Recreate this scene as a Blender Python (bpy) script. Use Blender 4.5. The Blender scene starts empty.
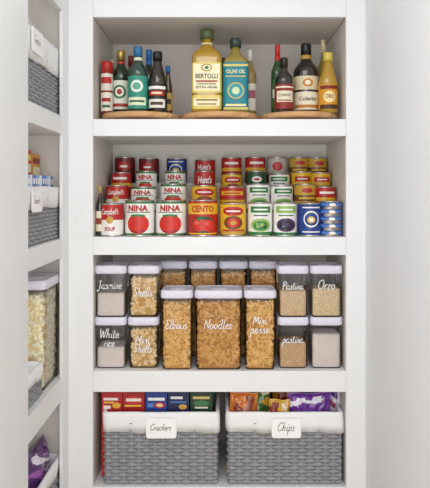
import bpy, bmesh, math, random
from mathutils import Vector, noise
random.seed(7)
S=0.004; D=2.4; CZ=1.5; CX0=220; HY=190
def RT(Y): return (D+Y)/D
def PX(px,Y): return (px-CX0)*S*RT(Y)
def PZ(py,Y): return CZ+(HY-py)*S*RT(Y)
scn=bpy.context.scene
COL=scn.collection
def lin(h):
    h=h.lstrip('#'); o=[]
    for i in (0,2,4):
        c=int(h[i:i+2],16)/255; o.append(c/12.92 if c<=.04045 else ((c+.055)/1.055)**2.4)
    return o
MC={}
def M(hexc,rough=.5,metal=0,nz=.05,bump=0,scale=40,trans=0,coat=0,kind=None):
    key=(hexc,rough,metal,nz,bump,scale,trans,coat,kind)
    if key in MC: return MC[key]
    m=bpy.data.materials.new('mat_'+hexc.strip('#')); m.use_nodes=True
    nt=m.node_tree; b=nt.nodes['Principled BSDF']; c=lin(hexc)
    tc=nt.nodes.new('ShaderNodeTexCoord')
    if kind=='voro':
        n=nt.nodes.new('ShaderNodeTexVoronoi'); n.inputs['Scale'].default_value=scale; out=n.outputs['Distance']
        colr=n.outputs['Color']
        sep=nt.nodes.new('ShaderNodeSeparateColor'); nt.links.new(colr,sep.inputs[0]); fac=sep.outputs[0]
    else:
        n=nt.nodes.new('ShaderNodeTexNoise'); n.inputs['Scale'].default_value=scale; out=n.outputs['Fac']; fac=out
    nt.links.new(tc.outputs['Object'],n.inputs['Vector'])
    cr=nt.nodes.new('ShaderNodeValToRGB'); nt.links.new(fac,cr.inputs['Fac'])
    lo,hi=(0.1,0.9) if kind=='voro' else (0.3,0.7)
    cr.color_ramp.elements[0].position=lo; cr.color_ramp.elements[1].position=hi
    cr.color_ramp.elements[0].color=[max(0,x*(1-nz)) for x in c]+[1]
    cr.color_ramp.elements[1].color=[min(1,x*(1+nz)) for x in c]+[1]
    nt.links.new(cr.outputs['Color'],b.inputs['Base Color'])
    b.inputs['Roughness'].default_value=rough; b.inputs['Metallic'].default_value=metal
    b.inputs['Transmission Weight'].default_value=trans; b.inputs['Coat Weight'].default_value=coat
    if bump:
        bp=nt.nodes.new('ShaderNodeBump'); bp.inputs['Strength'].default_value=bump; bp.inputs['Distance'].default_value=.004
        nt.links.new(out,bp.inputs['Height']); nt.links.new(bp.outputs['Normal'],b.inputs['Normal'])
    MC[key]=m; return m
def clear_mat():
    m=bpy.data.materials.new('clear_plastic'); m.use_nodes=True; nt=m.node_tree
    for n in list(nt.nodes): nt.nodes.remove(n)
    o=nt.nodes.new('ShaderNodeOutputMaterial'); t=nt.nodes.new('ShaderNodeBsdfTransparent'); g=nt.nodes.new('ShaderNodeBsdfGlossy')
    t.inputs['Color'].default_value=(.99,.99,.995,1); g.inputs['Roughness'].default_value=.05
    f=nt.nodes.new('ShaderNodeFresnel'); f.inputs['IOR'].default_value=1.36
    mx=nt.nodes.new('ShaderNodeMixShader'); nt.links.new(f.outputs[0],mx.inputs[0]); nt.links.new(t.outputs[0],mx.inputs[1]); nt.links.new(g.outputs[0],mx.inputs[2])
    nt.links.new(mx.outputs[0],o.inputs['Surface']); return m
CLEAR=clear_mat()
def wood_mat():
    m=bpy.data.materials.new('wood'); m.use_nodes=True; nt=m.node_tree; b=nt.nodes['Principled BSDF']
    tc=nt.nodes.new('ShaderNodeTexCoord'); mp=nt.nodes.new('ShaderNodeMapping'); mp.inputs['Scale'].default_value=(1.5,14,5)
    n=nt.nodes.new('ShaderNodeTexNoise'); n.inputs['Scale'].default_value=4; n.inputs['Detail'].default_value=4
    cr=nt.nodes.new('ShaderNodeValToRGB'); cr.color_ramp.elements[0].color=lin('#ba8450')+[1]; cr.color_ramp.elements[1].color=lin('#e2b685')+[1]
    cr.color_ramp.elements[0].position=.3; cr.color_ramp.elements[1].position=.65
    nt.links.new(tc.outputs['Object'],mp.inputs[0]); nt.links.new(mp.outputs[0],n.inputs['Vector']); nt.links.new(n.outputs['Fac'],cr.inputs[0]); nt.links.new(cr.outputs[0],b.inputs['Base Color'])
    b.inputs['Roughness'].default_value=.4; return m
WOOD=wood_mat()
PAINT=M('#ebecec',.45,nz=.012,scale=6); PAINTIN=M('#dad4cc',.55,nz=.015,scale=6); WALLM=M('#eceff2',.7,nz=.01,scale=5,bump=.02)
STEEL=M('#c9c6bf',.25,metal=1,nz=.05)

class MB:
    def __init__(s): s.v=[];s.f=[];s.m=[];s.sm=[];s.mats=[]
    def mi(s,m):
        if m not in s.mats: s.mats.append(m)
        return s.mats.index(m)
    def add(s,vs,fs,mat,smooth=False):
        o=len(s.v); i=s.mi(mat); s.v.extend([tuple(x) for x in vs])
        for f in fs: s.f.append(tuple(o+k for k in f)); s.m.append(i); s.sm.append(smooth)
    def mesh(s,name):
        me=bpy.data.meshes.new(name); me.from_pydata(s.v,[],s.f)
        for m in s.mats: me.materials.append(m)
        me.polygons.foreach_set('material_index',s.m); me.polygons.foreach_set('use_smooth',s.sm); me.update(); return me
    def obj(s,name,parent=None,loc=(0,0,0),label=None):
        o=bpy.data.objects.new(name,s.mesh(name)); COL.objects.link(o); o.location=loc
        if parent: o.parent=parent
        if label: o['label']=label
        return o
def tag(o,label=None,cat=None,group=None,kind=None):
    if label:o['label']=label
    if cat:o['category']=cat
    if group:o['group']=group
    if kind:o['kind']=kind
    return o
def root(name,loc,label,cat,group=None,rz=0):
    e=bpy.data.objects.new(name,None); COL.objects.link(e); e.location=loc; e.empty_display_size=.02; e.rotation_euler=(0,0,rz)
    return tag(e,label,cat,group)
def box(mb,x0,x1,y0,y1,z0,z1,mat,bev=0):
    bm=bmesh.new(); bmesh.ops.create_cube(bm,size=1)
    for v in bm.verts:
        v.co=Vector(((x0+x1)/2+v.co.x*(x1-x0),(y0+y1)/2+v.co.y*(y1-y0),(z0+z1)/2+v.co.z*(z1-z0)))
    if bev: bmesh.ops.bevel(bm,geom=list(bm.edges),offset=bev,segments=2,affect='EDGES',profile=.5)
    bm.verts.index_update()
    mb.add([v.co[:] for v in bm.verts],[[v.index for v in f.verts] for f in bm.faces],mat); bm.free()
def sect(a,n):
    c,s_=abs(math.cos(a)),abs(math.sin(a)); return (c**n+s_**n)**(-1/n)
def lathe(mb,prof,mat,seg=36,n=2,cx=0,cy=0,nlow=.7,R=1):
    rows=[];vs=[];fs=[]
    for r,z in prof:
        if r<1e-6: rows.append([len(vs)]); vs.append((cx,cy,z)); continue
        nn=n if r>=nlow*R else 2
        row=[]
        for i in range(seg):
            a=2*math.pi*(i+.5)/seg; k=r*sect(a,nn); row.append(len(vs)); vs.append((cx+k*math.cos(a),cy+k*math.sin(a),z))
        rows.append(row)
    for a,b in zip(rows,rows[1:]):
        if len(a)==1 and len(b)==1: continue
        for i in range(seg):
            j=(i+1)%seg
            if len(a)==1: fs.append((a[0],b[j],b[i]))
            elif len(b)==1: fs.append((a[i],a[j],b[0]))
            else: fs.append((a[i],a[j],b[j],b[i]))
    mb.add(vs,fs,mat,True)
def rr(hw,hd,r,N):
    segs=[2*(hw-r),math.pi*r/2,2*(hd-r),math.pi*r/2,2*(hw-r),math.pi*r/2,2*(hd-r),math.pi*r/2]; P=sum(segs); out=[]
    cs=[None,(hw-r,-hd+r,-90),None,(hw-r,hd-r,0),None,(-hw+r,hd-r,90),None,(-hw+r,-hd+r,180)]
    for k in range(N):
        s=P*k/N;i=0
        while s>segs[i]+1e-12 and i<7: s-=segs[i]; i+=1
        if i==0:o=(-hw+r+s,-hd,0,-1)
        elif i==2:o=(hw,-hd+r+s,1,0)
        elif i==4:o=(hw-r-s,hd,0,1)
        elif i==6:o=(-hw,hd-r-s,-1,0)
        else:
            c=cs[i]; a=math.radians(c[2])+s/max(r,1e-9); o=(c[0]+r*math.cos(a),c[1]+r*math.sin(a),math.cos(a),math.sin(a))
        out.append(o)
    return out
def loft(mb,rings,mat,cb=True,ct=True,smooth=True):
    N=len(rings[0]); vs=[p for r in rings for p in r]; fs=[]
    for k in range(len(rings)-1):
        for i in range(N):
            j=(i+1)%N; fs.append((k*N+i,k*N+j,(k+1)*N+j,(k+1)*N+i))
    mb.add(vs,fs,mat,smooth)
    if cb: mb.add(rings[0],[tuple(reversed(range(N)))],mat)
    if ct: mb.add(rings[-1],[tuple(range(N))],mat)
def rloft(mb,hw,hd,r,levels,mat,N=64,cb=True,ct=True):
    rings=[]
    for z,ins in levels:
        rings.append([(p[0],p[1],z) for p in rr(hw-ins,hd-ins,max(r-ins,.002),N)])
    loft(mb,rings,mat,cb,ct)
TC={}
def tgeo(s,bold,shear):
    k=(s,bold,shear)
    if k in TC: return TC[k]
    cu=bpy.data.curves.new('t','FONT'); cu.body=s; cu.resolution_u=2; cu.offset=bold; cu.shear=shear
    o=bpy.data.objects.new('t',cu); COL.objects.link(o); dg=bpy.context.evaluated_depsgraph_get(); dg.update()
    me=bpy.data.meshes.new_from_object(o.evaluated_get(dg)); vs=[(v.co.x,v.co.y) for v in me.vertices]; fs=[tuple(p.vertices) for p in me.polygons]
    bpy.data.objects.remove(o); bpy.data.curves.remove(cu); bpy.data.meshes.remove(me)
    xs=[v[0] for v in vs]; ys=[v[1] for v in vs]; x0,x1,y0,y1=min(xs),max(xs),min(ys),max(ys)
    vs=[((x-x0)/(x1-x0)-.5,(y-y0)/(y1-y0)-.5) for x,y in vs]
    TC[k]=(vs,fs); return TC[k]
def wrap(x,z,R,y):
    if R: a=x/R; return (R*math.sin(a),-R*math.cos(a),z)
    return (x,y,z)
def text(mb,s,cx,cz,w,h,mat,R=None,y=0,bold=.015,shear=0):
    vs,fs=tgeo(s,bold,shear); mb.add([wrap(cx+u*w,cz+v*h,R,y) for u,v in vs],fs,mat)
def disc(mb,cx,cz,rx,rz,mat,R=None,y=0,N=20):
    vs=[wrap(cx,cz,R,y)];fs=[]
    for k in (1,2,3):
        for i in range(N):
            a=2*math.pi*i/N; vs.append(wrap(cx+rx*k/3*math.cos(a),cz+rz*k/3*math.sin(a),R,y))
    for i in range(N):
        j=(i+1)%N; fs.append((0,1+i,1+j))
        for k in (0,1): fs.append((1+k*N+i,1+(k+1)*N+i,1+(k+1)*N+j,1+k*N+j))
    mb.add(vs,fs,mat)
def rect(mb,x0,x1,z0,z1,mat,R=None,y=0,n=8):
    vs=[];fs=[]
    for i in range(n+1):
        x=x0+(x1-x0)*i/n; vs+= [wrap(x,z0,R,y),wrap(x,z1,R,y)]
    for i in range(n): fs.append((2*i,2*i+2,2*i+3,2*i+1))
    mb.add(vs,fs,mat)
G={'a':(1.25,[[(.9,.85),(.55,1),(.15,.7),(.1,.25),(.4,0),(.8,.3),(.92,.95),(.9,.3),(1.1,0),(1.3,.15)]]),
'c':(.95,[[(.9,.8),(.6,1),(.2,.75),(.12,.3),(.45,0),(.95,.2)]]),
'b':(1.1,[[(.3,2.1),(.2,1.5),(.2,.2),(.5,0),(.85,.35),(.75,.9),(.4,.95),(.22,.6)]]),
'd':(1.2,[[(.85,.75),(.5,1),(.12,.6),(.2,.08),(.55,.02),(.85,.4)],[(.88,2.2),(.88,1.1),(.88,.1),(1.15,.1)]]),
'e':(.95,[[(.1,.4),(.6,.55),(.75,.85),(.45,1.02),(.15,.7),(.15,.25),(.5,0),(.95,.2)]]),
'h':(1.05,[[(.15,0),(.2,1),(.3,2.15)],[(.17,.4),(.45,.95),(.75,.8),(.75,.1),(1,.1)]]),
'i':(.55,[[(.3,.95),(.25,.2),(.45,0),(.6,.15)],[(.33,1.4),(.4,1.6)]]),
'k':(.9,[[(.15,0),(.2,1),(.3,2.15)],[(.75,1.0),(.22,.5)],[(.22,.5),(.8,.0)]]),
'l':(.5,[[(.3,2.15),(.2,1.2),(.15,.2),(.35,0),(.5,.1)]]),
'm':(1.35,[[(.1,0),(.15,.95),(.12,.4),(.4,.95),(.6,.8),(.6,.05),(.62,.5),(.9,.95),(1.1,.8),(1.12,.2),(1.35,.05)]]),
'n':(.95,[[(.1,0),(.15,.95),(.12,.4),(.45,.95),(.7,.8),(.72,.15),(.95,.05)]]),
'o':(1.0,[[(.5,1),(.15,.75),(.12,.3),(.45,0),(.82,.3),(.8,.75),(.5,1)]]),
'p':(1,[[(.2,.95),(.15,-1)],[(.17,.5),(.5,1),(.85,.7),(.7,.1),(.2,.1)]]),
'r':(.7,[[(.15,0),(.2,.95)],[(.18,.5),(.4,.9),(.7,.95)]]),
's':(.7,[[(.62,.85),(.35,1),(.15,.75),(.5,.4),(.5,.1),(.25,0),(.05,.12)]]),
't':(.65,[[(.3,1.8),(.22,.3),(.45,0),(.65,.15)],[(0,1.2),(.6,1.25)]]),
'w':(1.15,[[(.1,.95),(.15,.1),(.45,.1),(.55,.8),(.6,.1),(.95,.15),(1.05,.95)]]),
'z':(.9,[[(.1,.95),(.75,.95)],[(.75,.95),(.1,.03)],[(.1,.03),(.8,.03)]]),
'J':(1.2,[[(.4,2),(1.2,2)],[(.8,2),(.75,0),(.4,-.7),(.05,-.3)]]),
'S':(1.2,[[(1.1,1.7),(.7,2.1),(.3,1.7),(.5,1.2),(.95,.7),(.7,.05),(.1,.2)]]),
'W':(1.6,[[(0,2),(.35,.05),(.75,1.6),(1.1,.05),(1.6,2.1)]]),
'M':(1.65,[[(.05,0),(.3,2)],[(.3,2),(.8,.5)],[(.8,.5),(1.35,2)],[(1.35,2),(1.5,.05)]]),
'E':(1.2,[[(1.1,1.8),(.6,2.1),(.25,1.7),(.6,1.15),(.2,.8),(.2,.2),(.7,0),(1.15,.3)]]),
'N':(1.4,[[(.05,0),(.2,2)],[(.2,2),(1.1,.05)],[(1.1,.05),(1.25,2.1)]]),
'P':(1.15,[[(.2,0),(.3,2)],[(0,1.7),(.6,2.15),(1.15,1.7),(.8,1.1),(.3,1)]]),
'O':(1.45,[[(.8,2.05),(.2,1.5),(.15,.5),(.7,0),(1.3,.6),(1.2,1.6),(.75,2.05)]]),
'C':(1.3,[[(1.2,1.6),(.8,2.1),(.25,1.5),(.2,.5),(.7,0),(1.3,.4)]]),' ':(.6,[])}
def script(mb,s,cx,cz,w,sw,mat,y,slant=.2,R=None):
    tot=sum(G[c][0]+.06 for c in s); k=w/tot; x=-tot/2
    for c in s:
        adv,st=G[c]
        for pts in st:
            P=[pts[0]]+pts+[pts[-1]]; out=[]
            for i in range(1,len(P)-2):
                for q in range(5):
                    t=q/5; p=[]
                    for a in (0,1):
                        p0,p1,p2,p3=P[i-1][a],P[i][a],P[i+1][a],P[i+2][a]
                        p.append(.5*(2*p1+(p2-p0)*t+(2*p0-5*p1+4*p2-p3)*t*t+(3*p1-p0-3*p2+p3)*t**3))
                    out.append(p)
            out.append(list(pts[-1]))
            q=[(cx+k*(x+a+slant*b),cz+k*1.15*(b-.6)) for a,b in out]; vs=[];fs=[]
            for i,(a,b) in enumerate(q):
                a0,b0=q[max(0,i-1)];a1,b1=q[min(len(q)-1,i+1)]; dx,dz=a1-a0,b1-b0; L=math.hypot(dx,dz) or 1
                nx,nz=-dz/L*sw/2,dx/L*sw/2; vs+=[wrap(a+nx,b+nz,R,y),wrap(a-nx,b-nz,R,y)]
            for i in range(len(q)-1): fs.append((2*i,2*i+1,2*i+3,2*i+2))
            mb.add(vs,fs,mat)
        x+=adv+.06

# ---------- setting ----------
ZA,ZAb=PZ(119,0),PZ(136,0); ZB,ZBb=PZ(237,0),PZ(255,0); ZC,ZCb=PZ(371,0),PZ(392,0); ZD=PZ(487,0); ZH=PZ(17,0)
XL,XR=PX(93,0),PX(346,0); XS=PX(68,0); XW=PX(366,0); DEP=.455; ZT=2.62
def Yat(px,X=XS): return D*(((CX0-px)*S)**-1)*abs(X)-D
def struct(name,b,mat,bev=0):
    mb=MB(); box(mb,*b,mat,bev); o=mb.obj(name); o['kind']='structure'; return o
FLOORM=M('#b79a7a',.5,nz=.15,scale=8)
struct('floor',(-1.3,XW+1.1,-3.2,DEP+.12,-.05,0),FLOORM)
struct('ceiling',(-1.3,XW+1.1,-3.2,DEP+.12,ZT,ZT+.05),PAINT)
struct('wall_back',(-1.3,XW+.1,DEP+.022,DEP+.12,0,ZT),WALLM)
struct('wall_right',(XW,XW+.1,-1.0,DEP+.022,0,ZT),WALLM)
struct('wall_left',(-1.3,-1.15,-3.2,DEP+.022,0,ZT),WALLM)
struct('baseboard_right',(XW-.012,XW,-.999,-.001,0,.12),PAINT,.003)
def part(parent,name,b,mat=PAINT,bev=.0015):
    mb=MB(); box(mb,*b,mat,bev); return mb.obj(name,parent)
U=root('built_in_shelving',(0,0,0),'white painted built-in pantry shelving full of food','shelving')
for b in ((XL,XR,0,DEP,ZAb,ZA),(XL,XR,0,DEP,ZBb,ZB),(XL,XR,0,DEP,ZCb,ZC),(XL,XR,0,DEP,ZD-.07,ZD)): part(U,'shelf_board',b)
part(U,'stile',(XS,XL-.0005,0,.022,.0,ZT-.001)); part(U,'stile',(XR+.0005,XW-.0005,0,.022,0,ZT-.001))
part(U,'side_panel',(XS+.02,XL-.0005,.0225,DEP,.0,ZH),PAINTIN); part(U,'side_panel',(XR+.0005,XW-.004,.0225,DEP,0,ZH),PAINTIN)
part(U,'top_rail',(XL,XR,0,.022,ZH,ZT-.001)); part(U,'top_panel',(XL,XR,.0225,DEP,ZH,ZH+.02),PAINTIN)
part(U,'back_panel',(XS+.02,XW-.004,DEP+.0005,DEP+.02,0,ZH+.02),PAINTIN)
part(U,'toe_kick',(XL,XR,.05,.07,0,ZD-.0705))
y1=Yat(62.5); y0=Yat(28); yend=y0-.32; XB=-1.148
V=root('built_in_shelving',(XS,-.3,0),'white painted built-in side shelving with baskets','shelving'); 
def vp(name,b,mat=PAINT,bev=.0015):
    o=part(V,name,b,mat,bev); 
    for v in o.data.vertices: v.co-=Vector((XS,-.3,0))
for z0,z1 in ((ZAb,ZA),(ZBb,ZB),(ZCb,ZC),(ZD-.07,ZD)): vp('shelf_board',(XB,XS,yend,-.0205,z0,z1))
vp('stile',(XS-.012,XS+.0008,y1,-.0005,0,ZT-.001)); vp('stile',(XS-.022,XS+.0008,yend,y0,0,ZT-.001))
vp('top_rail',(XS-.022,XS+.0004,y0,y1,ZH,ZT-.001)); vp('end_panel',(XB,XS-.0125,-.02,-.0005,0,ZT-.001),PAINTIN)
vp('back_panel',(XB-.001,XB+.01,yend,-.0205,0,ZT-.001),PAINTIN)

# ---------- turntables & bottles ----------
TH=.034
for X in (-.3375,-.001,.3355):
    r=root('turntable',(X,.173,ZA),'round natural wood turntable holding bottles','turntable','wooden turntables on the upper shelf')
    mb=MB(); lathe(mb,[(0,.0),(.075,0),(.08,.002),(.08,.010),(0,.010)],M('#8a6b4c',.5),40); mb.obj('base',r)
    mb=MB(); lathe(mb,[(0,.0105),(.156,.0105),(.165,.014),(.1678,.022),(.167,.031),(.163,TH),(0,TH)],WOOD,72); mb.obj('tray',r)
PROF={'sauce':([(0,0),(.92,0),(1,.015),(1,.56),(.97,.62),(.78,.69),(.50,.75),(.38,.81),(.36,.90),(0,.90)],(.85,1,.46)),
'wine':([(0,0),(.92,0),(1,.015),(1,.58),(.93,.64),(.62,.71),(.38,.77),(.33,.92),(0,.92)],(.83,1,.40)),
'slim':([(0,0),(.92,0),(1,.015),(1,.48),(.90,.58),(.66,.70),(.48,.80),(.42,.90),(0,.90)],(.86,1,.52)),
'jar':([(0,0),(.95,0),(1,.02),(1,.78),(.9,.82),(.85,.86),(0,.86)],(.80,1,.96)),
'tall':([(0,0),(.92,0),(1,.015),(1,.64),(.92,.70),(.55,.78),(.36,.83),(.33,.92),(0,.92)],(.88,1,.46))}
def bottle(px,w,top,Y,kind,glass,cap,labels,desc,base=None,n=2,neck=None,name='bottle',group='bottles on the wooden turntables',X=None):
    base=ZA+TH if base is None else base
    r=w*S*RT(Y)/2; H=PZ(top,Y)-base; pr,(c0,c1,cr)=PROF[kind]
    e=root(name,(PX(px,Y) if X is None else X,Y,base),desc,'bottle' if name=='bottle' else 'jar',group)
    mb=MB(); lathe(mb,[(a*r,b*H) for a,b in pr],glass,48,n,R=r); mb.obj('body',e)
    mb=MB(); lathe(mb,[(0,c0*H),(cr*r,c0*H),(cr*r,(c1*.985)*H),(cr*r*.9,c1*H),(0,c1*H)],cap,28)
    mb.obj('cap',e)
    if neck: 
        mb=MB(); lathe(mb,[(.40*r,.775*H),(.43*r,.78*H),(.41*r,.83*H),(.385*r,.835*H)],M(neck,.4),28); mb.obj('neck_band',e)
    if labels:
        mb=MB(); k=1.012; off=.0006
        for h0,h1,col,items in labels:
            lathe(mb,[(r*k,h0*H),(r*k,h1*H)],M(col,.45),48,n,R=r)
            for it in items:
                off+=.0003
                R=(r*k+off) if n==2 else None; y=-(r*k+off); zc=(h0+it[1]*(h1-h0))*H
                if it[0]=='t': text(mb,it[2],0,zc,it[3]*r,it[4]*H,M(it[5],.5),R,y)
                elif it[0]=='d': disc(mb,0,zc,it[2]*r,it[3]*r,M(it[4],.5),R,y)
                elif it[0]=='r': rect(mb,-it[2]*r,it[2]*r,zc-it[3]*H/2,zc+it[3]*H/2,M(it[4],.5),R,y)
        mb.obj('paper_label',e)
    return e
DK=M('#1c1510',.05,coat=1); DKG=M('#1a3020',.05,coat=1); OIL=M('#dcae2c',.03,trans=.45,coat=1); BRN=M('#4a2413',.06,coat=1); GRN=M('#2a5a30',.06,coat=1,trans=.3)
bottle(107,12,62,.115,'jar',M('#8c2a20',.15),M('#b5281f',.4),[(.05,.40,'#e9e2d6',[('r',.6,.8,.07,'#a3201b'),('r',.25,.7,.05,'#3d6a3c')]),(.44,.76,'#e4ddd0',[('r',.6,1.0,.12,'#b3261d')])],'slim spice jar with a red cap and white label',name='spice_jar')
bottle(121,19,51,.16,'sauce',DKG,M('#b59a55',.3,metal=.6),[(.08,.52,'#dfe3d4',[('d',.60,.72,.72,'#2e6b43'),('d',.60,.5,.5,'#e9ead9'),('r',.14,1.1,.05,'#a63124'),('d',.6,.26,.3,'#a63124')])],'dark green sauce bottle with a gold cap and white label',neck='#a83428')
bottle(138,20,47,.075,'sauce',M('#1d3f35',.06,coat=1),M('#2a6c96',.4),[(.05,.54,'#2f8f7a',[('d',.68,.66,.6,'#e5efe2'),('d',.68,.42,.36,'#5aa78f'),('r',.22,1.0,.12,'#dfe8c9'),('r',.22,.8,.03,'#3a5a3a')])],'sauce bottle with a teal label and blue cap',neck='#dfe8c9')
bottle(157.5,18.5,52,.085,'slim',DK,M('#1a1a1a',.35),[(.06,.46,'#24201f',[('r',.84,1.1,.05,'#f0ede6'),('r',.62,.9,.08,'#b32a20'),('r',.62,.6,.03,'#efe3c0'),('r',.2,1.0,.14,'#e9e5da'),('r',.2,.7,.05,'#4a3a2a')])],'black soy sauce bottle with a striped dark label')
bottle(168,9,66,.17,'slim',BRN,M('#2f6cae',.4),[(.1,.45,'#c7a24e',[('r',.5,.8,.1,'#37241a')])],'slim brown sauce bottle with a blue cap')
bottle(131,14,56,.27,'wine',DK,M('#7a1712',.4),[(.1,.45,'#c9c0a8',[('r',.5,.9,.1,'#37241a')])],'dark vinegar bottle with a red cap')
bottle(149,15,50,.255,'wine',DKG,M('#2f74c0',.35),[(.1,.45,'#e8e2cf',[('r',.5,.9,.1,'#37241a')])],'dark bottle with a bright blue cap',neck='#2f74c0')
bottle(112,11,60,.24,'wine',BRN,M('#c9bfa6',.4),[(.1,.45,'#dccfae',[('r',.5,.9,.1,'#8c2a20')])],'amber bottle with a pale cap')
bottle(207,30,30,.12,'tall',OIL,M('#4d5a34',.35),[(.04,.20,'#e6cf6c',[('r',.5,.85,.09,'#f1eac4'),('r',.65,.7,.02,'#8a7a16'),('r',.35,.6,.015,'#8a7a16')]),(.23,.58,'#e8d478',[('r',.5,.86,.31,'#f4ebc4'),('d',.82,.36,.25,'#b8932a'),('d',.82,.25,.17,'#f3efdc'),('d',.82,.14,.10,'#3f6a30'),('t',.54,'BERTOLLI',1.45,.055,'#24381c'),('r',.37,.7,.018,'#a8321f'),('r',.28,.6,.01,'#6a6a3a'),('t',.17,'EXTRA VIRGIN',1.4,.026,'#2b3a1a')])],'large square golden oil bottle with a yellow label',n=6,neck='#ece3b8')
bottle(235.5,25,39,.105,'tall',M('#bda64a',.03,trans=.4,coat=1),M('#2b3f38',.35),[(.03,.66,'#15818f',[('r',.93,.96,.03,'#d8c56a'),('t',.80,'OLIVE OIL',1.5,.05,'#f2e9b8'),('r',.70,.8,.014,'#d8c56a'),('d',.40,.66,.66,'#cdb95c'),('d',.40,.56,.56,'#1f98a3'),('d',.40,.3,.3,'#cfe0b0'),('r',.10,.8,.03,'#e9dca0'),('r',.03,.96,.03,'#d8c56a')])],'square oil bottle with a bright teal label',n=6)
bottle(250,13,50,.195,'wine',M('#b59a5a',.06,coat=.4,trans=.3),M('#e0dccf',.4),[(.08,.48,'#e8e2cf',[('r',.6,.9,.12,'#a6606c')])],'pale cooking wine bottle with a cream label')
bottle(222,15,58,.285,'wine',M('#6a3b20',.1,coat=.4),M('#2a2a2a',.4),[(.1,.48,'#d4c9a8',[])],'amber bottle with a cream label')
bottle(277.5,13,45,.17,'wine',GRN,M('#c2241d',.35),[(.1,.50,'#2f6b35',[('r',.5,.9,.12,'#e8e2cf')])],'green glass bottle with a red cap',neck='#c2241d')
bottle(284,19,58,.08,'wine',DK,M('#20180f',.35),[(.06,.50,'#8e231b',[('r',.88,1.1,.03,'#e9dfc4'),('r',.5,.95,.2,'#e6dcc2'),('t',.55,'CHIANTI',1.4,.05,'#2a1a14'),('r',.34,.7,.02,'#8e231b')])],'dark vinegar bottle with a red label')
bottle(306,26,44,.138,'wine',DK,M('#15120f',.3),[(.05,.30,'#e6dcc2',[('t',.62,'Colavita',1.4,.055,'#1f1c16'),('r',.2,1.1,.04,'#c27a22')]),(.33,.52,'#d9cba6',[('d',.5,.4,.3,'#c27a22'),('d',.5,.22,.18,'#f1e9cf')])],'round dark balsamic bottle with a cream label',neck='#b98d3c')
bottle(328,19,53,.088,'slim',OIL,M('#d8c25a',.35),[(.05,.46,'#d99a2a',[('r',.88,1.1,.06,'#7b2418'),('d',.5,.66,.6,'#efdca0'),('t',.52,'ORO',.9,.07,'#7b2418'),('r',.10,1.1,.07,'#4a2413')])],'oil bottle with a golden label')
bottle(323,11,40,.225,'wine',M('#a58f3e',.06,coat=.4,trans=.3),M('#d8c9a0',.4),[(.08,.45,'#efe8d2',[])],'tall slim oil bottle with a pale cap')
bottle(0,8,186,.05,'sauce',DK,M('#b59a55',.4),[(.1,.5,'#e6ddc0',[('r',.5,.9,.12,'#8c2a1c')])],'small black bottle standing beside the cans',base=ZB,group='bottle beside cans',X=XL+.018)

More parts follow.
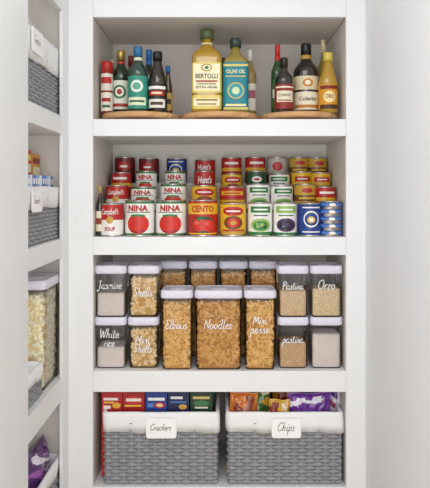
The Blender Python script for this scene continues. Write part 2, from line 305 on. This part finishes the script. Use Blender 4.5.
# ---------- cans ----------
Y1,Y2,Y3=.148,.262,.358
steps=[ZB,PZ(185,Y1)-.12,PZ(172,Y2)-.12,PZ(158,Y3)-.115]
Rz=root('shelf_riser',(0,.29,ZB),'white three-step riser lifting the back rows of cans','shelf riser')
for z,a,b in ((steps[1],.147,.2605),(steps[2],.261,.3565),(steps[3],.357,DEP-.001)):
    mb=MB(); box(mb,XL+.010,XR-.010,a-.29,b-.29,0,z-ZB,PAINTIN,.001); mb.obj('step',Rz)
tm={'w':'#f1eee8','r':'#b5211b','g':'#2f7a3d','y':'#e2b32a','b':'#1f3f88','dg':'#1f4a2a','br':'#6d4023','go':'#c59a3b','k':'#1c1a1c','dr':'#6d1717','p':'#4a2a55','lg':'#8fb65a','s':'#b9b6b0','o':'#d5701f','tr':'#cf2a1c','lr':'#e2604a','mb':'#4f7cc0'}
def can_meshes(design,r,h):
    mb=MB(); lathe(mb,[(0,.002),(r*.93,.002),(r*.95,0),(r,.001),(r,.0035),(r*.975,.005),(r*.975,h-.005),(r,h-.0035),(r,h-.001),(r*.95,h),(r*.93,h-.004),(r*.6,h-.0045),(r*.58,h-.0035),(0,h-.0035)],STEEL,32); body=mb.mesh('tin')
    e_=.0065 if h>.05 else .0035
    mb=MB(); R=r*.99; z0,z1=e_,h-e_; L=z1-z0; st=[R+.0007]
    def T(): st[0]+=.0003; return st[0]
    def band(a,b,c): lathe(mb,[(R,z0+a*L),(R,z0+b*L)],M(tm[c],.35),32)
    def tx(s,c,z,w,hh,sh=0,bold=.03): text(mb,s,0,z0+z*L,w*r,hh*L,M(tm[c],.4),T()+.0005,0,bold,sh)
    def dc(c,z,a,b,x=0): disc(mb,x*r,z0+z*L,a*r,b*L,M(tm[c],.4),T())
    def rc(c,z,a,b): rect(mb,-a*r,a*r,z0+(z-b/2)*L,z0+(z+b/2)*L,M(tm[c],.4),T())
    if design=='nina':
        band(0,.05,'g');band(.05,.95,'w');band(.95,1,'g'); tx('NINA','r',.81,1.4,.19,0,.045); rc('g',.685,.9,.025)
        dc('tr',.33,.78,.30); dc('lr',.42,.22,.07,-.30); dc('dr',.12,.5,.05); dc('tr',.33,.76,.24,0)
        for a in (-.36,-.18,0,.18,.36): dc('g',.60-.05*abs(a),.14,.035,a)
    elif design=='cento':
        band(0,.62,'r');band(.62,.94,'y');band(.94,1,'r'); tx('CENTO','r',.78,1.55,.2); dc('dg',.30,.85,.26); dc('tr',.30,.48,.2,-.28); dc('tr',.28,.46,.18,.34); dc('lr',.36,.18,.06,-.38); dc('lr',.34,.16,.05,.28); dc('g',.47,.18,.035,-.25); rc('y',.04,1.1,.04)
    elif design=='hunts':
        band(0,1,'r'); tx("Hunt's",'w',.70,1.4,.28,.2); dc('y',.25,.6,.13);dc('tr',.25,.4,.09)
    elif design=='yel':
        band(0,.12,'go');band(.12,1,'y'); dc('r',.78,.85,.15); rc('w',.78,.55,.05); dc('br',.40,.75,.22); dc('tr',.40,.5,.15);dc('go',.40,.25,.07); rc('r',.15,.9,.05)
    elif design=='ry':
        band(0,.5,'y');band(.5,1,'r'); rc('y',.78,1.0,.16); rc('r',.78,.7,.06); dc('r',.25,.5,.18); dc('w',.25,.3,.1)
    elif design=='grn':
        band(0,.10,'g');band(.10,1,'w'); rc('g',.82,.9,.2); rc('w',.82,.6,.05); rc('dg',.63,.6,.035); dc('lg',.32,.85,.21); dc('g',.30,.6,.15); dc('lg',.33,.2,.06,.1); dc('lg',.27,.15,.05,-.25); dc('lg',.36,.12,.04,-.3); dc('dg',.26,.14,.04,.3)
    elif design=='blk':
        band(0,.08,'g');band(.08,1,'w'); rc('lg',.82,.95,.22); rc('w',.82,.6,.05); rc('g',.63,.7,.035); dc('p',.32,.88,.22); dc('k',.31,.65,.15); dc('p',.33,.25,.06,.15); dc('mb',.28,.1,.03,-.25); dc('p',.37,.14,.04,-.3)
    elif design=='dgr':
        band(0,.45,'w');band(.45,1,'dg'); dc('w',.72,.5,.12); dc('r',.72,.3,.05); dc('g',.22,.5,.13)
    elif design=='blu':
        band(0,1,'b'); dc('w',.52,.68,.27); dc('b',.52,.58,.22); dc('y',.5,.34,.11); dc('w',.5,.2,.06); rc('w',.1,.8,.04); rc('w',.9,.8,.04)
    elif design=='gold':
        band(0,.4,'go');band(.4,.62,'br');band(.62,1,'go'); rc('y',.51,.8,.08); dc('r',.8,.5,.09)
    elif design=='soup':
        band(0,.5,'w');band(.5,1,'r'); tx("Campbell's",'w',.75,1.5,.26,.3,.01); dc('go',.5,.3,.12); tx('SOUP','r',.2,.9,.14)
    elif design=='dred': band(0,.3,'k');band(.3,1,'dr'); dc('r',.65,.6,.2); dc('w',.65,.4,.05)
    elif design=='red': band(0,.45,'r');band(.45,.6,'y');band(.6,1,'r'); rc('w',.80,.7,.1); rc('w',.25,.7,.05)
    elif design=='brn': band(0,.5,'br');band(.5,1,'y'); rc('r',.75,.8,.2); rc('w',.75,.5,.05)
    elif design=='tuna': band(0,1,'b'); rc('mb',.5,1.3,.5); dc('w',.5,.28,.3); rc('y',.2,.5,.1)
    elif design=='sil': band(0,.3,'r');band(.3,1,'s'); dc('r',.65,.5,.2)
    return body,mb.mesh('paper')
DES={'nina':'white tomato can with red lettering and tomato picture','cento':'red tomato can with yellow top band','hunts':'red tin of tomato sauce','yel':'yellow bean can with red oval','ry':'red and yellow food can','grn':'white vegetable can with green picture','blk':'green and white bean can with purple picture','dgr':'dark green vegetable can','blu':'blue can with white emblem','gold':'gold and brown vegetable can','soup':'red and white soup can','dred':'dark red can with small emblem','red':'red can with yellow stripe','brn':'brown and yellow food can','tuna':'short flat blue tuna can','sil':'silver can with red base'}
CM={}
def can(design,X,Y,z,r,h,rot=0):
    k=(design,round(r,4),round(h,4))
    if k not in CM: CM[k]=can_meshes(design,r,h)
    e=root('tin_can',(X,Y,z),DES[design],'can','canned goods on the pantry shelf',rz=rot)
    for nm,me in (('body',CM[k][0]),('paper_label',CM[k][1])):
        o=bpy.data.objects.new(nm,me); COL.objects.link(o); o.parent=e
cols=[(112,24,['soup','soup','red','dred']),(139.5,30,['nina','nina','nina','dred']),(171,31,['nina','nina','nina','blu']),(203,31,['cento','yel','hunts','hunts']),(233,27,['yel','ry','yel','red']),(260,25,['grn','grn','dgr','red']),(285,24,['blk','grn','grn','sil']),(309.5,24,['blu','gold','brn','gold']),(333,24,[None,'red','brn','gold'])]
hs0=[.134,.146,.146,.148,.136,.138,.138,.136,0]
RD=random.Random(3)
for ci,(px,w,ds) in enumerate(cols):
    X=PX(px,.07); r0=w*S*RT(.07)/2-.0008
    if ds[0]: can(ds[0],X,.018+r0,ZB,r0,hs0[ci])
    if ci==8:
        X=PX(333,.05); rt=.048; X=min(X,XR-.003-rt)
        for k in range(5): can('tuna',X+RD.uniform(-.002,.002),.02+rt,ZB+k*.0286,rt,.0284)
    for k,(yf,rm) in enumerate(((Y1,.0555),(Y2,.0473),(Y3,.0478)),1):
        r=min(r0,rm) ; h=(.12,.12,.115)[k-1]+RD.choice((-.006,0,.004,.006))
        can(ds[k],X,yf+.001+r,steps[k],r,round(h,3),RD.uniform(-.12,.12))

# ---------- storage containers ----------
LIDM=M('#dedbe9',.35,nz=.01); LIDB=M('#eceaf3',.3,nz=.01); INK=M('#ffffff',.6,nz=0)
def piece_geo(mb,rd,hw,hd,z0,z1,n,plen,prad,bend,prof,mats):
    K=len(prof);SD=6
    areas=[2*hw*(z1-z0),2*hd*(z1-z0),2*hd*(z1-z0),4*hw*hd,2*hw*(z1-z0)*.4]
    tot=sum(areas)
    for _ in range(n):
        t=rd.uniform(0,tot);f=0
        while t>areas[f] and f<4: t-=areas[f];f+=1
        m=plen*.35
        x=rd.uniform(-hw+m,hw-m);y=rd.uniform(-hd+m,hd-m);z=rd.uniform(z0+m,z1-m*.3); dp=prad*rd.uniform(1.0,2.0)
        if f==0: c=Vector((x,-hd+dp,z));N=Vector((0,-1,0))
        elif f==1: c=Vector((-hw+dp,y,z));N=Vector((-1,0,0))
        elif f==2: c=Vector((hw-dp,y,z));N=Vector((1,0,0))
        elif f==3: c=Vector((x,y,z1-dp*.6));N=Vector((0,0,1))
        else: c=Vector((x,hd-dp,z));N=Vector((0,1,0))
        N=(N+Vector((rd.uniform(-.15,.15),rd.uniform(-.15,.15),rd.uniform(-.15,.15)))).normalized()
        A=N.orthogonal().normalized(); B=N.cross(A); th=rd.uniform(0,6.283); A,B=A*math.cos(th)+B*math.sin(th),B*math.cos(th)-A*math.sin(th)
        Rr=plen/bend; vs=[];fs=[]
        for k in range(K):
            a=(k/(K-1)-.5)*bend; cc=c+A*(Rr*math.sin(a))+B*(Rr*(math.cos(a)-1)); rad=A*math.sin(a)+B*math.cos(a)
            for q in range(SD):
                b=2*math.pi*q/SD; p=cc+(rad*math.cos(b)+N*math.sin(b))*prad*prof[k]
                vs.append((min(max(p.x,-hw),hw),min(max(p.y,-hd),hd),max(p.z,z0)))
        for k in range(K-1):
            for q in range(SD):
                q2=(q+1)%SD; fs.append((k*SD+q,k*SD+q2,(k+1)*SD+q2,(k+1)*SD+q))
        mb.add(vs,fs,rd.choice(mats),True)
def pal(*h): return [M(x,.5,nz=.04) for x in h]
FOOD={'elbow':dict(plen=.022,prad=.0044,bend=2.5,prof=(1,1,1,1),mats=pal('#ecc075','#e3b262','#f3cd8a'),core='#c99750'),
'noodle':dict(plen=.026,prad=.0056,bend=.9,prof=(1.1,.6,1.15,.6,1.1),mats=pal('#e1ae64','#d6a054','#eabb78'),core='#b98645'),
'penne':dict(plen=.028,prad=.0044,bend=.12,prof=(1,1,1),mats=pal('#ecbf72','#e1b060','#f3cc88'),core='#c28f4b'),
'shell':dict(plen=.021,prad=.0082,bend=1.5,prof=(.25,.9,1,.3),mats=pal('#efd29c','#e6c488','#f5deb2'),core='#c99f60'),
'bigshell':dict(plen=.024,prad=.0088,bend=1.5,prof=(.25,.9,1,.3),mats=pal('#fff2cc','#faeabc','#fff8de'),core='#e4cf98')}
GRAIN={'rice':('#e6dbd2',420,.10),'tiny':('#dcc29c',330,.18),'orzo':('#e0caa2',300,.2),'tan':('#d3b088',330,.2)}
def container(X,Yf,z,w,d,H,food,words,desc,fill=.86,rz=0,group='clear storage containers on the pantry shelf',seed=1,pos=.5,density=1.0):
    lh=.034; hw,hd=w/2,d/2; Yc=Yf+d/2
    e=root('storage_container',(X,Yc,z),desc,'food container',group,rz)
    bh=H-lh
    mb=MB(); rloft(mb,hw-.003,hd-.003,.018,[(0,.010),(.004,.006),(.012,.0045),(bh-.012,.0),(bh,.0)],CLEAR,64,True,False); mb.obj('body',e)
    mb=MB(); rloft(mb,hw,hd,.020,[(bh,.006),(bh+.002,.0015),(bh+.006,.0),(bh+.024,.0),(bh+.031,.002),(H,.005),(H,.010),(H-.004,.012)],LIDM,64); lid=mb.obj('lid',e)
    mb=MB(); rb=min(hw,hd)*.5; lathe(mb,[(0,H-.0038),(rb,H-.0038),(rb,H-.0018),(rb-.002,H-.0008),(0,H-.0008)],LIDB,32); mb.obj('button',lid)
    if words:
        mb=MB()
        for i,(s,ww) in enumerate(words):
            zc=bh*pos+(len(words)-1)*.018-i*.036
            script(mb,s,-.003,zc,ww,.0027,INK,-hd-.0004)
        mb.obj('handwritten_label',e)
    fw,fd=hw-.0095,hd-.0095; z0,z1=.005,bh*fill
    mb=MB(); rd=random.Random(seed)
    if food in FOOD:
        F=FOOD[food]; ins=F['prad']*1.3; core=M(F['core'],.8,nz=.1,bump=.3,scale=160)
        rloft(mb,fw,fd,.016,[(z0,ins),(z1-ins*1.2,ins)],core,48)
        area=2*fw*(z1-z0)*1.4+4*fd*(z1-z0)+4*fw*fd
        n=int(1.9*density*area/(F['plen']*2*F['prad']))
        piece_geo(mb,rd,fw,fd,z0,z1,min(n,2000),F['plen'],F['prad'],F['bend'],F['prof'],F['mats'])
        nm='dry_pasta'; lb='dry pasta filling a clear container'
    else:
        col,sc,nz=GRAIN[food]
        rloft(mb,fw,fd,.016,[(z0,.001),(z0+.002,0),(z1-.006,0),(z1-.002,.002),(z1,.008)],M(col,.75,nz=nz,bump=.25,scale=sc,kind='voro'),64)
        nm='dry_grain'; lb='fine pale grain filling a clear container'
    o=mb.obj(nm,None,(X,Yc,z)); o.rotation_euler=(0,0,rz); tag(o,lb,'dry food',None,'stuff')
    return e
def cw(a,b,Y): return PX((a+b)/2,Y),(b-a)*S*RT(Y)-.002
h=.2085
def stack(a,b,f1,w1,f2,w2,d1,d2,sd,fill1=.84,fill2=.84,p=.55,p2=None):
    X,w=cw(a,b,.03); container(X,.026,ZC,w,.13,h,f1,w1,d1,seed=sd,fill=fill1,pos=p); container(X,.026,ZC+h+.0004,w,.13,h,f2,w2,d2,seed=sd+50,fill=fill2,pos=p if p2 is None else p2)
stack(93.8,126.5,'rice',[('White',.080),('rice',.044)],'rice',[('Jasmine',.100)],'clear lidded container of white rice','clear lidded container of jasmine rice stacked on another',1,.50,.56,.68,.72)
stack(127,159.5,'shell',[('Mini',.056),('Shells',.076)],'shell',[('Shells',.080)],'clear lidded container of mini shell pasta','clear lidded container of shell pasta stacked on another',2,.9,.9)
stack(277.5,309.5,'tan',[('pastina',.086)],'tiny',[('Pastina',.086)],'clear lidded container of tan pastina','clear lidded container of pastina stacked on another',3,.60,.62,.66,.70)
stack(310.3,343.5,'rice',[],'orzo',[('Orzo',.070)],'clear lidded container of pale grain','clear lidded container of orzo stacked on another',4,.80,.66,.6,.72)
HT=PZ(290.5,.008)-ZC
for a,b,f,wd,ds,sd in ((160,193.3,'elbow',[('Elbows',.088)],'tall clear container of elbow macaroni',11),(194,243,'noodle',[('Noodles',.112)],'large wide clear container of noodles',12),(243.7,277,'penne',[('Mini',.056),('penne',.076)],'tall clear container of mini penne',13)):
    X,w=cw(a,b,.012); container(X,.008,ZC,w,.14,HT,f,wd,ds,fill=.94,seed=sd,pos=.62)
for i,px in enumerate((172.5,203,233.5,263.5)):
    container(PX(px,.2),.2,ZC,.126,.13,.415,'noodle',[],'tall clear container of brown pasta behind the front row',fill=.95,seed=20+i,density=.8)

# ---------- baskets ----------
WICK=M('#929396',.6,nz=.08,scale=30); WGAP=M('#66676a',.75,nz=.1); LIN=M('#f1f1f1',.9,nz=.02,scale=300,bump=.1)  # WGAP: darker wicker grey, shade between the strands put into the colour
def basket(X,Y,z,w,d,H,drop,desc,rz=0,words=None,tagw=.12,tagx=0,res=10,group=None,tagz=None,pitch=.031,sw=.0022):
    e=root('wicker_basket',(X,Y,z),desc,'basket',group,rz)
    hw,hd,cr=w/2-.004,d/2-.004,.018
    P=4*(hw+hd)-8*cr+2*math.pi*cr; ns=int(P/pitch/2)*2; N=ns*res; rows=int((H-.01)/.0140); rs=6; A=.010
    base=rr(hw,hd,cr,N); vs=[]; hh=[]
    for k in range(rows*rs+1):
        row=min(k//rs,rows-1); vf=k/rs-row; zz=.002+(H-.012)*k/(rows*rs); prof=max(0,1-abs(2*vf-1)**2.4)**.6
        for i,p in enumerate(base):
            c=math.cos(math.pi*i/res+math.pi*row); over=max(0,.5+.5*c)**.6
            du=abs((i/res)-round(i/res)); stake=max(0,1-(du/.20)**2)**.5*.50
            g=max(prof*over,stake); hh.append(g); dd=A*g-.0080
            vs.append((p[0]+p[2]*dd,p[1]+p[3]*dd,zz))
    mb=MB(); fa=[];fb=[]
    for k in range(rows*rs):
        for i in range(N):
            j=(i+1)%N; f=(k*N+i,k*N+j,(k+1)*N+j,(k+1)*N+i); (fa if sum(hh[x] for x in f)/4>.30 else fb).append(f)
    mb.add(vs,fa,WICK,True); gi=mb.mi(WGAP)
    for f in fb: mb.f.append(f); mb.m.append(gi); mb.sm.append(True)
    mb.add(vs[:N],[tuple(reversed(range(N)))],WICK)
    mb.obj('woven_body',e)
    N=220;o=.004;rings=[]
    def ring(off,zz,wv=0,ph=0,sc=1): return [((p[0]+p[2]*(off+wv*(math.sin(i*.33+ph)+.7*math.sin(i*.71+ph*2))))*sc,(p[1]+p[3]*(off+wv*(math.sin(i*.33+ph)+.7*math.sin(i*.71+ph*2))))*sc,zz+(wv*1.3*math.sin(i*.17+ph))) for i,p in enumerate(rr(hw,hd,cr,N))]
    rings=[ring(-.014,.012,sc=.97),ring(-.013,H-.02),ring(-.009,H-.001,.0005),ring(-.003,H+.0005,.0008),ring(o*.7,H-.003,.0010),ring(o,H-.02,.0013,.3),ring(o,H-drop*.6,.0018,.8),ring(o+.0005,H-drop,.0024,1.2),ring(o-.002,H-drop+.001,.0020,1.2)]
    mb=MB(); loft(mb,rings,LIN,True,False); mb.obj('fabric_liner',e)
    if words is not None:
        mb=MB(); th=tagw*.66; zc=H-drop*.55 if tagz is None else tagz; yy=-hd-o-.009
        rng=[[(q[0]+tagx,yy+k,q[1]+zc) for q in rr(tagw/2,th/2,.006,32)] for k in (.003,0)]
        loft(mb,rng,M('#fbfaf9',.5,nz=.01),True,True,False)
        if words: script(mb,words,tagx-.004,zc,tagw*(.70 if len(words)>6 else .60),sw,M('#1b1b1b' if sw>.002 else '#6a6a6a',.6),yy-.0006,slant=.35)
        mb.obj('name_tag',e)
    return e
BG='grey woven baskets on the pantry shelves'
HB=PZ(413,.01)-ZD
for a,b,wd in ((101.5,219.8,'Crackers'),(225.5,344.5,'Chips')):
    X=PX((a+b)/2,.02); w=(b-a)*S*RT(.01)-.002
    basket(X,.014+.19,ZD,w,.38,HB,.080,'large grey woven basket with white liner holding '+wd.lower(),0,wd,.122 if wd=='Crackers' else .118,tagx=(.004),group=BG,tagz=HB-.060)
R90=math.pi/2
ylo=y0-.12
def lbasket(z,H,drop,desc,yA=-.026,yB=None,xf=-.016,words='',dd=.3,**k):
    yB=ylo if yB is None else yB
    return basket(XS+xf-dd/2,(yA+yB)/2,z,yA-yB,dd,H,drop,desc,R90,words,group=BG,**k)
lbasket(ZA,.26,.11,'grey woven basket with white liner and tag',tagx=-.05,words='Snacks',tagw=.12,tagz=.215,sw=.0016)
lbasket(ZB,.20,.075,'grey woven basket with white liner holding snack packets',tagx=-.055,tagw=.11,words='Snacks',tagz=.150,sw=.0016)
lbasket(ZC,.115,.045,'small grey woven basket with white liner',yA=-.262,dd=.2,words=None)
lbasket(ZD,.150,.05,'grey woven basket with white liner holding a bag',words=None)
container(XS-.016-.085,-.145-.085,ZC,.215,.17,.398,'bigshell',[],'tall clear container of large pasta shells on side shelf',rz=R90,seed=77,fill=.94,density=.9)
# the jar stands behind the small basket on the side shelf
for o in COL.objects:
    if o.parent is None and abs(o.location.z-ZC)<1e-4 and o.location.x<XS and (o.name.startswith('storage_container') or o.name.startswith('dry_')): o.location.y=-.145

# ---------- packages ----------
def carton(X,Y,z,w,d,h_,face,deco,desc,rz=0,group='boxes packed in a basket',tx=0):
    e=root('food_box',(X,Y,z),desc,'box',group,rz); e.rotation_euler=(tx,0,rz)
    mb=MB(); box(mb,-w/2,w/2,-d/2,d/2,0,h_,M(face,.4),.0012); mb.obj('carton',e)
    mb=MB(); o=.0006
    for it in deco:
        o+=.0003
        if it[0]=='r': rect(mb,it[1]*w,it[2]*w,it[3]*h_,it[4]*h_,M(it[5],.4),None,-d/2-o,1)
        elif it[0]=='d': disc(mb,it[1]*w,it[2]*h_,it[3]*w,it[4]*h_,M(it[5],.4),None,-d/2-o)
        elif it[0]=='top': vs=[(it[1]*w,it[3]*d,h_+o),(it[2]*w,it[3]*d,h_+o),(it[2]*w,it[4]*d,h_+o),(it[1]*w,it[4]*d,h_+o)]; mb.add(vs,[(0,1,2,3)],M(it[5],.4))
    mb.obj('printed_front',e)
zb=ZD+.016
for px,w,c,deco,hh in ((114.5,.085,'#b32025',[('r',-.4,.3,.90,.93,'#f0e9e0'),('r',-.4,.1,.865,.885,'#e9c23a'),('d',.22,.84,.2,.035,'#e9b23a'),('r',-.4,-.05,.80,.84,'#f0e9e0')],.345),
    (136,.090,'#a3161c',[('d',0,.89,.44,.05,'#c92a2c'),('r',-.34,.34,.875,.91,'#f3e9d9'),('r',-.4,.35,.815,.835,'#f3c93f')],.350),
    (158.5,.090,'#1f3f8c',[('r',-.38,.38,.90,.935,'#f2f2f2'),('d',.15,.845,.25,.035,'#c7322c'),('d',.15,.845,.15,.02,'#f2d9a8'),('r',-.4,-.12,.82,.87,'#5b86c9')],.344),
    (180.5,.086,'#16264f',[('r',-.38,.2,.90,.93,'#e9e9e9'),('r',-.38,.38,.855,.875,'#4a7ac0'),('d',.2,.81,.2,.03,'#d8a24a')],.351),
    (203,.090,'#1d3c2c',[('r',-.38,.38,.91,.94,'#d8c070'),('d',.0,.86,.36,.035,'#3f7f4c'),('r',-.3,.3,.80,.82,'#efe6c8')],.347)):
    carton(PX(px,.085)-.006,.085,zb,w,.055,hh,c,deco,{'#b3':'red','#a3':'dark red','#1f':'blue','#16':'navy blue','#1d':'dark green'}[c[:3]]+' cracker box standing in the lined basket')
for px,w,c,Y in ((119,.11,'#8e2a22',.17),(148,.115,'#a8281f',.17),(176,.10,'#26386e',.17),(203,.09,'#26573a',.17),(122,.11,'#a33527',.26),(151,.11,'#22325f',.26),(180,.11,'#8e2a22',.26),(205,.08,'#c9a84a',.26)):
    carton(PX(px,Y),Y,zb,w,.07,.325 if Y<.2 else .315,c,[('r',-.4,.4,.85,.95,'#efe6d8'),('top',-.4,.4,-.3,.3,'#d8c9b8')],'cracker box at the rear of the lined basket')
def bag(X,Y,z,w,h_,t,cols,desc,rz=0,ry=0,tx=0,seed=0,group='snack bags packed in a basket'):
    e=root('snack_bag',(X,Y,z),desc,'snack bag',group,rz); e.rotation_euler=(tx,ry,rz)
    mb=MB(); NU,NV=32,56; mats=[M(c,.22,nz=.1,scale=30,coat=.5) for c in cols]
    for sgn in (-1,1):
        vs=[]
        for j in range(NV+1):
            for i in range(NU+1):
                u=i/NU*2-1;v=j/NV*2-1
                th=t/2*(max(0,1-abs(u)**3))**.6*(max(0,1-abs(v)**4))**.6
                pl=.004*math.sin(u*16+seed+2*math.sin(v*5))*max(0,abs(v)-.55)/.45
                nz=noise.noise(Vector((u*2.5+seed,v*3,seed*1.7+sgn)))*.010+abs(noise.noise(Vector((u*5+seed,v*8,seed+sgn))))*.011+pl
                k=1-.04*math.cos(u*1.2)*abs(v)+.012*math.sin(u*5+seed)*(v>0)*abs(v)
                vs.append((u*w/2*(1-.05*(1-v*v)),sgn*(th+nz*(1-u**4)*(1-v**12)),h_/2+v*h_/2*k))
        for j in range(NV):
            for i in range(NU):
                a=j*(NU+1)+i; u=(i+.5)/NU*2-1; vz=(j+.5)/NV
                q=noise.noise(Vector((u*1.2+seed*5,vz*7+u*.8,seed)))
                m=mats[1] if q>.18 else mats[2] if (q<-.28) else mats[0]
                if vz>.97: m=mats[0]
                f=(a,a+1,a+NU+2,a+NU+1); mb.add([vs[x] for x in f],[(0,1,2,3)],m,True)
    o=mb.obj('pouch',e)
    bm=bmesh.new(); bm.from_mesh(o.data); bmesh.ops.remove_doubles(bm,verts=bm.verts,dist=.0002); bm.to_mesh(o.data); bm.free()
for px,w,hh,t,cols_,ds,Y,ry,sd in ((240,.115,.342,.06,['#d9782a','#8a3a1c','#f0c04a'],'orange and brown snack bag',.075,.05,1),
  (262,.10,.345,.055,['#4a7a38','#e0a83a','#f1e7c8'],'green and yellow snack bag',.120,-.05,2),
  (275,.085,.318,.045,['#dba93a','#8a3a22','#efe9dc'],'yellow and white snack bag',.060,.06,3),
  (311,.180,.338,.06,['#6a2f95','#7d44a8','#efe9f4'],'large purple chip bag',.080,-.03,4),
  (329,.11,.348,.05,['#e9e4ee','#a5345c','#6d3399'],'white and pink chip bag',.15,.03,5),
  (244,.13,.35,.05,['#b8461c','#e9c23a','#3e6a34'],'orange snack bag',.20,.03,6),
  (290,.14,.35,.05,['#d9a02a','#b53a20','#efe3c4'],'golden snack bag',.21,-.03,7),
  (260,.17,.345,.05,['#7a3a1c','#d9a53a','#4a2a18'],'brown snack bag',.28,0,10),(303,.17,.34,.05,['#6a4a7a','#6a2f95','#c9bfae'],'grey and purple snack bag',.28,0,11)):
    bag(PX(px,Y),Y,zb+.002,w,hh,t,cols_,ds+' standing in the lined basket',ry=ry,seed=sd)
# side shelf contents
for i,(c,c2,hh) in enumerate((('#e09a2a','#8b2a16',.31),('#c84a22','#e7c85a',.32),('#e6b83a','#a02c1c',.305))):
    carton(XS-.13,-.09-.105*i,ZB+.016,.10,.06,hh,c,[('r',-.42,.42,.88,.95,c2),('r',-.42,.42,.74,.84,'#f0e2b8'),('top',-.4,.4,-.3,.3,c2)],'orange and yellow snack carton in the side basket',rz=R90,group='cartons in the side basket')
for i in range(14):
    c=('#3f6fbe','#efefef','#9db8e0','#5b8fd0')[i%4]
    carton(XS-.066,-.075-.028*i,ZB+.016,.024,.045,.225,c,[('r',-.4,.4,.86,.95,'#f5f5f5')],'slim single-serve drink packet in the side basket',rz=R90,group='drink packets in the side basket')
carton(XS-.13,-.25,ZA+.016,.26,.07,.33,'#ecebea',[('r',-.3,.3,.84,.855,'#8a8a8a'),('r',-.3,.2,.88,.895,'#8a8a8a'),('r',-.3,.25,.80,.815,'#8a8a8a')],'white paper carton in the side basket',rz=R90,group='carton in the side basket')
bag(XS-.085,-.17,ZD+.02,.25,.21,.08,['#5a2a6e','#a05ab0','#e7dcea'],'purple snack bag in the side basket',rz=R90,seed=9)

# ---------- light & camera ----------
w=bpy.data.worlds.new('w'); scn.world=w; w.use_nodes=True; bg=w.node_tree.nodes['Background']; bg.inputs[0].default_value=(.985,.99,1,1); bg.inputs[1].default_value=1.08
def area(name,loc,tgt,sz,pw,col=(1,.985,.96)):
    l=bpy.data.lights.new(name,'AREA'); l.shape='RECTANGLE'; l.size=sz[0]; l.size_y=sz[1]; l.energy=pw; l.color=col
    o=bpy.data.objects.new(name,l); COL.objects.link(o); o.location=loc; o.rotation_euler=(Vector(tgt)-Vector(loc)).to_track_quat('-Z','Y').to_euler(); return o
area('ceiling_light',(-.1,-1.1,ZT-.03),(0,-.7,0),(1.0,.8),6.5,(1,.985,.965))
area('front_fill_light',(-.2,-2.7,1.45),(.0,0,1.15),(1.5,2.0),24.5,(.985,.99,1))  # unseen fill lamp added behind the camera for soft frontal light
cam=bpy.data.cameras.new('camera'); co=bpy.data.objects.new('camera',cam); COL.objects.link(co); co.location=(0,-D,CZ); co.rotation_euler=(math.pi/2,0,0)
cam.sensor_fit='HORIZONTAL'; cam.sensor_width=36; cam.lens=(D/S)/430*36; cam.shift_x=-5/430; cam.shift_y=-54/430; cam.clip_start=.05
scn.camera=co
scn.view_settings.view_transform='Standard'
